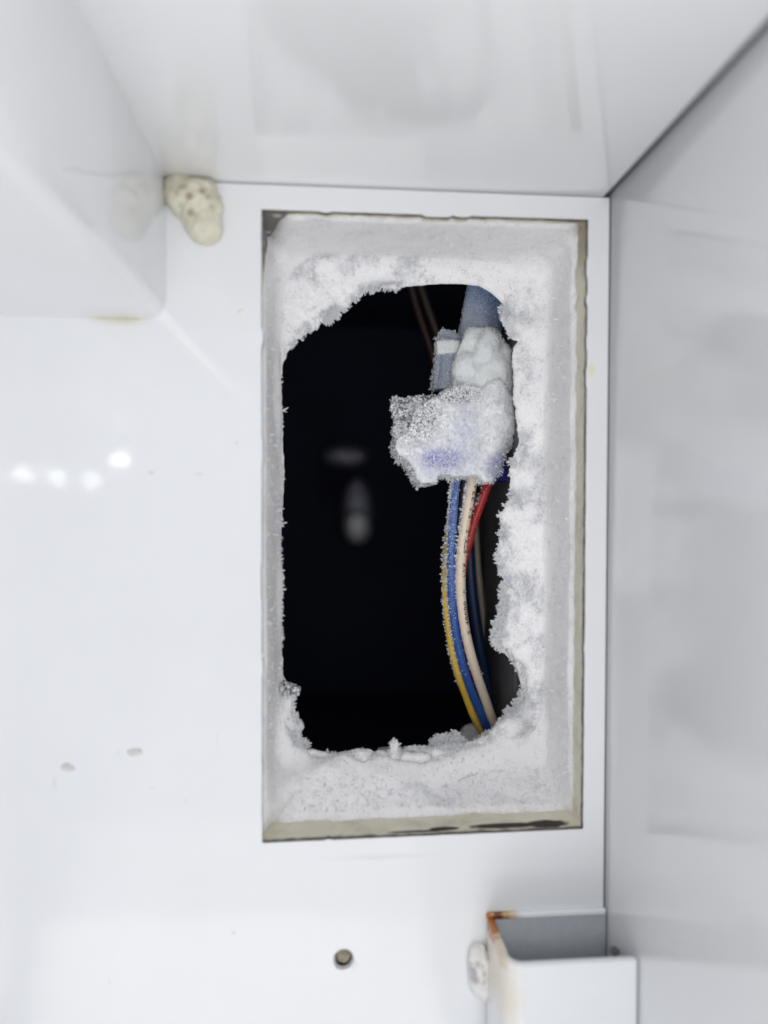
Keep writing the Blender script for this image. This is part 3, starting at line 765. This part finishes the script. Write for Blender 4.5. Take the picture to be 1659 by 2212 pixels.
# latch arm of the connector
t = NT('grey_plastic')
fz = t.ramp(t.noise(2.5,4,.7), [(.45,0),(.62,.6)])
M_lat = t.set(Base_Color=t.mix(fz, (.22,.25,.33), (.52,.56,.62)), Roughness=.35, Normal=t.bump(t.noise(3,3),.06))
def b_latch(bm):
    prism_bm(bm, [(946,760),(944,735),(950,718),(962,711),(980,712),(988,722),(992,740),(990,800),(985,838),(936,842),(937,815),(942,790)], 31.5, 35)
    ell_bm(bm, 945,800,31.6, .75,.7,4.0,6); ell_bm(bm, 976,798,31.6, .8,.7,4.0,0)
latch = solid('latch', M_lat, conn, b_latch, .25, 4, amps=((.05,1.5,2),(.04,.4,2)))
def b_band(bm): prism_bm(bm, [(942,737),(952,733),(978,732),(994,738),(996,752),(985,762),(968,763),(945,765)], 30.4, 33.6)
band = solid('latch_bar', M_up, conn, b_band, .22, 4, amps=((.06,1,3),(.05,.35,2)))
tag(conn, 'frost-caked plastic wire connector with latch hanging in the dark hole', 'connector')
V_, N_ = None, None
fc = lambda V, N: (N[:,1] < .35)
spike_on(body, 4200, .36, parent=body, filt=lambda V,N: (N[:,1] < .35) & ((V[:,0] > U(945,900,26).x) | (fbm(V,1.5,2) > .25)), rnd=.8)
spike_on(body, 1100, .55, parent=body, filt=lambda V,N: (abs(N[:,1])<.55) & ((V[:,2] < U(900,1015,30).z) | (V[:,0] < U(905,900,30).x)), rnd=.6)
spike_on(upper, 2000, .22, parent=upper, filt=fc, rnd=.8)
spike_on(upper, 500, .4, parent=upper, filt=lambda V,N: (N[:,0] > .3) & (V[:,2] > U(900,800,30).z), rnd=.7)
spike_on(latch, 900, .28, parent=latch, filt=lambda V,N: (N[:,0] < -.2), rnd=.6)
spike_on(latch, 500, .24, parent=latch, filt=lambda V,N: (N[:,2] > .3), rnd=.6)
spike_on(band, 700, .2, parent=band, filt=fc)

# blue translucent sleeve above the connector
def sleeve_mat():
    t = NT('blue_sleeve'); sx = t.n('ShaderNodeSeparateXYZ'); t.l(t.pos, sx.inputs[0])
    # towards the right it is thinner and bluer, frost dust lower left
    mr = t.n('ShaderNodeMapRange', interpolation_type='SMOOTHSTEP'); t.l(t.math('ADD', sx.outputs[2], t.math('MULTIPLY', sx.outputs[0], 1.1)), mr.inputs[0])
    a = U(1000,700,36); b = U(1080,660,36)
    mr.inputs[1].default_value = a.z+a.x*1.1-1; mr.inputs[2].default_value = b.z+b.x*1.1+2
    c = t.mix(mr.outputs[0], (.42,.47,.57), (.06,.15,.44))
    c = t.mix(t.ramp(t.noise(3.2,5,.75,dist=.8), [(.46,0),(.62,.75)]), c, (.68,.72,.79))
    return t.set(Base_Color=c, Roughness=.32, Normal=t.bump(t.noise(2.5,4),.09), Subsurface_Weight=.3, Subsurface_Radius=(.6,.8,1.2), Subsurface_Scale=.001)
M_slv = sleeve_mat()
def b_slv(bm):
    rows_ = [(560,1022,1092),(618,1009,1090),(650,1003,1088),(680,998,1090),(711,990,1084),(745,978,1080),(790,985,1085)]
    prev = None; S=20
    for (y,x0,x1) in rows_:
        a = U(x0,y,36); b = U(x1,y,36); c = (a+b)/2; r = (b-a).length/2; cur=[]
        for k in range(S):
            th = 2*math.pi*k/S; cur.append(bm.verts.new((c.x+r*math.cos(th), 36+2.6*math.sin(th), c.z)))
        if prev:
            for k in range(S): bm.faces.new((prev[k],prev[(k+1)%S],cur[(k+1)%S],cur[k]))
        else: bm.faces.new(cur)
        prev = cur
    bm.faces.new(prev[::-1])
slv = solid('sleeve', M_slv, None, b_slv, .3, 3, amps=((.2,4,2),(.04,.6,2)))
tag(slv, 'translucent blue plastic sleeve above the frosted connector at the upper right of the hole', 'sleeve')
spike_on(slv, 260, .26, parent=slv, filt=lambda V,N: (N[:,1]<.2), rnd=.9)
spike_on(slv, 260, .2, parent=slv, filt=lambda V,N: (N[:,0]<-.5), rnd=.6)

# clear ice plate frozen to the connector's left
t = NT('clear_ice')
fr2 = t.ramp(t.noise(1.6,6,.75,dist=.8), [(.44,0),(.56,1)])
mxs = t.n('ShaderNodeMixShader'); gl_ = t.n('ShaderNodeBsdfGlass'); gl_.inputs['IOR'].default_value = 1.31; gl_.inputs['Roughness'].default_value = .06
t.l(t.bump(t.noise(1.5,5,.7), .35), gl_.inputs['Normal'])
t.set(Base_Color=(.74,.76,.79), Roughness=.5, Normal=t.bump(t.noise(2.5,5,.7), .25))
out = t.t.nodes['Material Output']; t.l(fr2, mxs.inputs[0]); t.l(gl_.outputs[0], mxs.inputs[1]); t.l(t.b.outputs[0], mxs.inputs[2]); t.l(mxs.outputs[0], out.inputs[0])
M_ice = t.m
def b_ice(bm): prism_bm(bm, [(855,855),(870,857),(900,856),(938,851),(955,870),(952,925),(925,955),(880,958),(856,950),(848,934),(851,912),(848,895),(843,880),(845,864)], 26.6, 29.0)
ice = solid('ice_plate', M_ice, None, b_ice, .22, 3, amps=((.25,2.5,3),(.12,.6,3),(.05,.25,2)))
tag(ice, 'jagged grey translucent ice plate sticking out left of the frosted connector', 'ice')
spike_on(ice, 1500, .26, parent=ice, filt=lambda V,N: (N[:,1]<-.2) & (fbm(V,2.0,3) > -.15), rnd=1.1, W=.12)
spike_on(ice, 260, .18, parent=ice, filt=lambda V,N: (abs(N[:,1])<.5), rnd=.6)
# glassy lobe under the frosted body
def b_ice2(bm): prism_bm(bm, [(893,1010),(905,1002),(935,1005),(948,1018),(945,1042),(930,1047),(912,1048),(899,1034)], 27.0, 31)
ice2 = solid('ice_lobe', M_ice, None, b_ice2, .22, 4)
tag(ice2, 'small rounded icy lobe hanging under the lower left of the connector', 'ice')
spike_on(ice2, 260, .18, parent=ice2, rnd=.8)

# clear icy shard low on the left rim of the hole
def b_ice3(bm): prism_bm(bm, [(600,1482),(612,1474),(625,1480),(640,1484),(650,1490),(645,1503),(632,1500),(618,1510),(604,1500)], 16.6, 19)
ice3 = solid('ice_shard', M_ice, None, b_ice3, .2, 3, amps=((.2,1,3),(.1,.4,3)))
tag(ice3, 'small glassy ice shard on the lower left rim of the dark hole', 'ice')

# ------------------------------------------------------------------ foam blob in the corner
t = NT('old_foam')
c = t.mix(t.ramp(t.noise(.35,4),[(.3,0),(.7,1)]), (.60,.57,.45), (.74,.72,.60))
for (x,y,s,a,col) in ((409,423,.65,.75,(.24,.15,.08)),(437,412,.62,.85,(.28,.19,.09)),(382,417,.7,.4,(.35,.3,.2)),(412,458,.75,.75,(.25,.21,.13)),(449,426,.5,.6,(.3,.22,.12)),(457,444,.5,.5,(.33,.26,.16)),(392,402,.7,.6,(.33,.31,.2)),(390,440,.5,.4,(.35,.28,.18)),(430,470,.8,.25,(.4,.38,.28))):
    c = t.mix(t.math('MULTIPLY', t.sph(P3(x,y,-3.5), s, .8, (1,9,1), .6*s), a), c, col)
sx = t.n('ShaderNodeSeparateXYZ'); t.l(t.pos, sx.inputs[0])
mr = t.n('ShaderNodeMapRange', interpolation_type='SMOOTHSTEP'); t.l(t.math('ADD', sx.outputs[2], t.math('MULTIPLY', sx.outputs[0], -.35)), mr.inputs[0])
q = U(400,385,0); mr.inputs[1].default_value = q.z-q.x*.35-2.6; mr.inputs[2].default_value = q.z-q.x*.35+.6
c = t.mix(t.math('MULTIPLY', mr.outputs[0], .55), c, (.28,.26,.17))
n = t.bump(t.noise(.9,4), .5); n = t.bump(t.noise(3,4), .1, 1, n)
M_old = t.set(Base_Color=c, Roughness=.6, Normal=n, Subsurface_Weight=.25, Subsurface_Radius=(1,.9,.7), Subsurface_Scale=.001)
def b_blob(bm):
    prism_bm(bm, [(357,385),(366,374),(382,376),(402,380),(425,388),(450,394),(468,402),(476,420),(480,445),(478,462),(470,475),(466,500),(463,520),(452,528),(438,524),(422,508),(405,490),(388,475),(372,458),(362,432),(358,408)], -.9, .5)
    for (x,y,rx,ry,rz,ro) in ((405,425,4.0,3.0,3.6,0),(435,450,3.6,3.2,4.0,0),(440,482,3.4,3.0,3.6,-12),(450,508,1.6,1.8,1.7,0),(420,475,2.2,2.4,3.0,-35),(385,400,2.2,2.6,2.4,0),(445,420,2.4,2.4,2.6,0)):
        ell_bm(bm, x, y, -.6, rx, ry, rz, ro)
blob = solid('foam_blob', M_old, None, b_blob, .25, 8, amps=((.35,2.5,3),(.08,.7,2)))
tag(blob, 'lumpy cream foam blob with brown pits in the corner beside the housing', 'foam blob')

# ------------------------------------------------------------------ metal bracket, bottom right
def rust_paint(name, base):
    t = NT(name); c = t.mix(t.noise(.2,3), base, tuple(x*.97 for x in base))
    wob = 1.2
    yel = t.sph(P3(1066,2050,-1), 3.4, .7, (.8,6,2.0), 2.2); c = t.mix(t.math('MULTIPLY', yel, .38), c, (.72,.55,.25))
    yel2 = t.sph(P3(1085,2110,-13), 2.6, .8, (.7,6,3.0), 1.6); c = t.mix(t.math('MULTIPLY', yel2, .16), c, (.75,.60,.34))
    och = t.sph(P3(1078,2062,-10), 1.5, .8, (.8,3,1.0), 1.0); c = t.mix(t.math('MULTIPLY', och, .45), c, (.60,.33,.08))
    y1 = t.sph(P3(1078,1976,0), 2.6, .5, (1.4,3,.7), 1.6); c = t.mix(t.math('MULTIPLY', y1, .85), c, OCH)
    r1 = t.sph(P3(1068,1978,0), 1.75, .25, (1.25,3,.6), 2.6); c = t.mix(r1, c, (.13,.03,.008))
    r2 = t.sph(P3(1058,1998,-2), 1.55, .35, (.8,3,1.25), 2.4); c = t.mix(t.math('MULTIPLY', r2, .95), c, (.42,.13,.015))
    r3 = t.sph(P3(1057,2002,-2), .5, .6, (.8,3,1.1), .5); c = t.mix(r3, c, RUST)
    r4 = t.sph(P3(1082,2003,-.6), .8, .6, (1,1.2,1), .8); c = t.mix(t.math('MULTIPLY', r4, .85), c, (.06,.015,.008))
    n = t.bump(t.noise(1.2,3), .03)
    return t.set(Base_Color=c, Roughness=.25, Normal=n)
M_brk = rust_paint('bracket_paint', (.80,.82,.85))
t = NT('galvanised')
M_galv = t.set(Base_Color=t.mix(t.noise(.8,5), (.36,.385,.42), (.47,.495,.53)), Roughness=.5, Metallic=.1, Normal=t.bump(t.noise(4,3),.03))
br = empty('bracket', (U(1180,2100).x, -6, U(1180,2100).z))
bx0 = U(1049,1985).x; bz = U(1180,1966).z; th = 1.35; FY = -14.0; xr = xR-.15
# U-shaped strip (plan view path) extruded down
def ustrip():
    out_, in_ = [], []
    R = 3.2
    cxx, cyy = bx0+R, FY+R
    out_.append((bx0, -.9)); in_.append((bx0+th, -1.0))
    for k in range(13):
        a = math.pi+(math.pi/2)*k/12
        out_.append((cxx+R*math.cos(a), cyy+R*math.sin(a))); in_.append((cxx+(R-th)*math.cos(a), cyy+(R-th)*math.sin(a)))
    out_.append((xr, FY)); in_.append((xr, FY+th))
    return out_, in_
o_, i_ = ustrip()
def zt_at(y): return bz-.35-0.0*y
bm = bmesh.new(); zb_ = -150
rings = []
for (ox,oy),(ix,iy) in zip(o_, i_):
    zt_ = zt_at(oy)
    rings.append([bm.verts.new((ox,oy,zb_)), bm.verts.new((ox,oy,zt_)), bm.verts.new((ix,iy,zt_)), bm.verts.new((ix,iy,zb_))])
for a, b in zip(rings, rings[1:]):
    for k in range(4): bm.faces.new((a[k], a[(k+1)%4], b[(k+1)%4], b[k]))
bm.faces.new(rings[0]); bm.faces.new(rings[-1][::-1])
sp_ = link('front_strip', bm_mesh(bm), M_brk, br)
mb = sp_.modifiers.new('b','BEVEL'); mb.width = .0004; mb.segments = 3; mb.limit_method = 'ANGLE'; mb.angle_limit = math.radians(50)
bp = box('back_plate', M_galv, br, bx0+.5, xr, -.95, -.03, -150, bz-.25, .12)
lip = box('lip', M_brk, br, bx0, xr, -1.15, -.02, bz-.7, bz+.35, .3, 4)
tag(br, 'white painted metal bracket, open on top, with a rusty left corner, at lower right', 'bracket')
# grime inside the right end
gr = lumpobj('dirt', M_seam, None, tuple(U(1327,2056,-8)), (.7,.6,.8), 3, .3, .6)
tag(gr, 'tiny dark crumb of dirt at the right inner end of the bracket', 'dirt')

# mastic blob beside the bracket
t = NT('mastic'); c = (.78,.77,.75)
c = t.mix(t.noise(.5,3), c, (.70,.69,.68))
for (x,y,s,a) in ((1021,2092,.9,.8),(1024,2108,1.0,.9),(1030,2075,.7,.6),(1043,2094,.6,.55),(1042,2114,.6,.45),(1016,2080,.5,.4),(1040,2080,.45,.5)):
    c = t.mix(t.math('MULTIPLY', t.sph(P3(x,y,-1.5), s, .8, (.8,9,1), .9*s), a*.65), c, (.14,.12,.14))
M_mas = t.set(Base_Color=c, Roughness=.45, Normal=t.bump(t.noise(.8,3), .4))
def b_mas(bm):
    ell_bm(bm, 1034,2098,-.6, 2.1,2.3,5.0, -6); ell_bm(bm, 1045,2085,-.6, 1.4,2.2,4.0, -6); ell_bm(bm, 1046,2120,-.6, 1.3,2.2,3.6, 0)
mas = solid('sealant_blob', M_mas, None, b_mas, .22, 4, amps=((.2,1.6,3),))
tag(mas, 'off-white blob of sealant with dark specks against the bracket, left side', 'sealant')
# thin dark arc laid between blob and bracket
arc = catmull([tuple(U(x,y,-.9)) for x,y in ((1049,2048),(1054,2058),(1058,2075),(1061,2100),(1062,2125),(1060,2150),(1055,2160))], 40)
V, F = tube(arc, .16*np.sin(np.linspace(.25,math.pi-.2,40))**.5, 8)
ao = link('arc_line', from_arrays(V, F), M_seam, mas); 

# ------------------------------------------------------------------ screw hole
sh = empty('screw_hole', tuple(SCREW))
t = NT('hole_foam')
c = t.mix(t.ramp(t.noise(1.0,4),[(.35,0),(.65,1)]), (.24,.20,.14), (.42,.37,.29))
lo = t.sph(P3(742,2080,2), 1.1, .5, (1.2,3,.6), .7); c = t.mix(lo, c, (.34,.33,.30))
M_hf = t.set(Base_Color=c, Roughness=.8, Normal=t.bump(t.noise(3,4),.25))
t = NT('hole_rim'); M_rim = t.set(Base_Color=t.mix(t.noise(1.5,4), (.34,.33,.36), (.62,.62,.66)), Roughness=.5, Normal=t.bump(t.noise(3,4),.1))
ringp = np.array([tuple(p+Vector((0,.35,0))) for p in circle(SCREW,1.78,48,.03)]); ringp = np.vstack([ringp, ringp[:1]])
V, F = tube(ringp, .32, 10); link('rim', from_arrays(V, F), M_rim, sh)
lumpobj('foam_plug', M_hf, sh, (SCREW.x+.1, 1.55, SCREW.z+.15), (1.75,1.3,1.75), 4, .25, .7)
ft = []
for k in range(7):
    a = rng.uniform(-2.4,-.2); s0 = np.array([SCREW.x+1.6*math.cos(a), .0, SCREW.z+1.6*math.sin(a)])
    e = s0+np.array([math.cos(a)*.5+.2, -.12, math.sin(a)*.5-.1])*rng.uniform(.5,1.8)
    m = (s0+e)/2+np.array([.1,-.1,.15])
    V, F = tube(catmull([s0,m,e],8), .035, 5); ft.append((V,F))
off=0; Vs=[];Fs=[]
for V,F in ft: Vs.append(V); Fs.append(F+off); off+=len(V)
hb = link('burr', from_arrays(np.vstack(Vs),np.vstack(Fs)), M_rim, sh); hb['kind']='stuff'
tag(sh, 'round screw hole in the white back wall with brown foam inside', 'screw hole')

# ------------------------------------------------------------------ crumbs, smear and fibre on the wall
t = NT('crumb'); M_crumb = t.set(Base_Color=(.62,.60,.58), Roughness=.6, Normal=t.bump(t.noise(2,3),.2))
cr1 = lumpobj('crumb', M_crumb, None, tuple(U(289,1625,-.25)), (1.15,.45,.62), 4, .25, 1.0, seed=1)
tag(cr1, 'oval greyish chip of paint stuck low on the white wall, the right one', 'chip', 'chips on the wall')
cr2 = lumpobj('crumb.001', M_crumb, None, tuple(U(145,1657,-.2)), (.85,.35,.62), 4, .3, .8, seed=2,
              cut=lambda P: np.c_[P[:,0]*(1.0-.45*np.clip(P[:,2]/.6,-1,1)), P[:,1], P[:,2]])
tag(cr2, 'small triangular grey chip stuck low on the white wall, the left one', 'chip', 'chips on the wall')
sp = lumpobj('speck', M_mas, None, tuple(U(520,673,-.1)), (.6,.2,.55), 4, .12, .8, seed=4)
tag(sp, 'tiny off-white speck on the wall left of the cutout', 'speck')
t = NT('yellow_sealant'); M_ys = t.set(Base_Color=t.mix(t.noise(.8,4), (.50,.42,.24), (.76,.73,.60)), Roughness=.5, Normal=t.bump(t.noise(1.5,3),.2))
p0 = [tuple(U(x,y,-.1)) for x,y in ((190,688),(225,689),(252,690),(280,691),(310,689))]
V, F = tube(catmull(p0,50), .30*(.45+.55*np.abs(fbm(np.c_[np.linspace(0,9,50),np.zeros(50),np.zeros(50)],1.3,2)))*np.sin(np.linspace(.1,math.pi-.1,50))**.6, 10)
ys = link('sealant_smear', from_arrays(V, F), M_ys, None); tag(ys, 'thin yellowish line of old sealant under the lower edge of the housing', 'sealant')
fib = catmull([tuple(U(x,y,-.3)) for x,y in ((561,1398),(563,1408),(566,1416),(570,1424))], 16)
V, F = tube(fib, .10*np.sin(np.linspace(.2,math.pi-.1,16)), 8)
fo = link('plastic_burr', from_arrays(V, F), M_ceil, None); tag(fo, 'tiny white plastic sliver on the left edge of the cutout', 'burr')
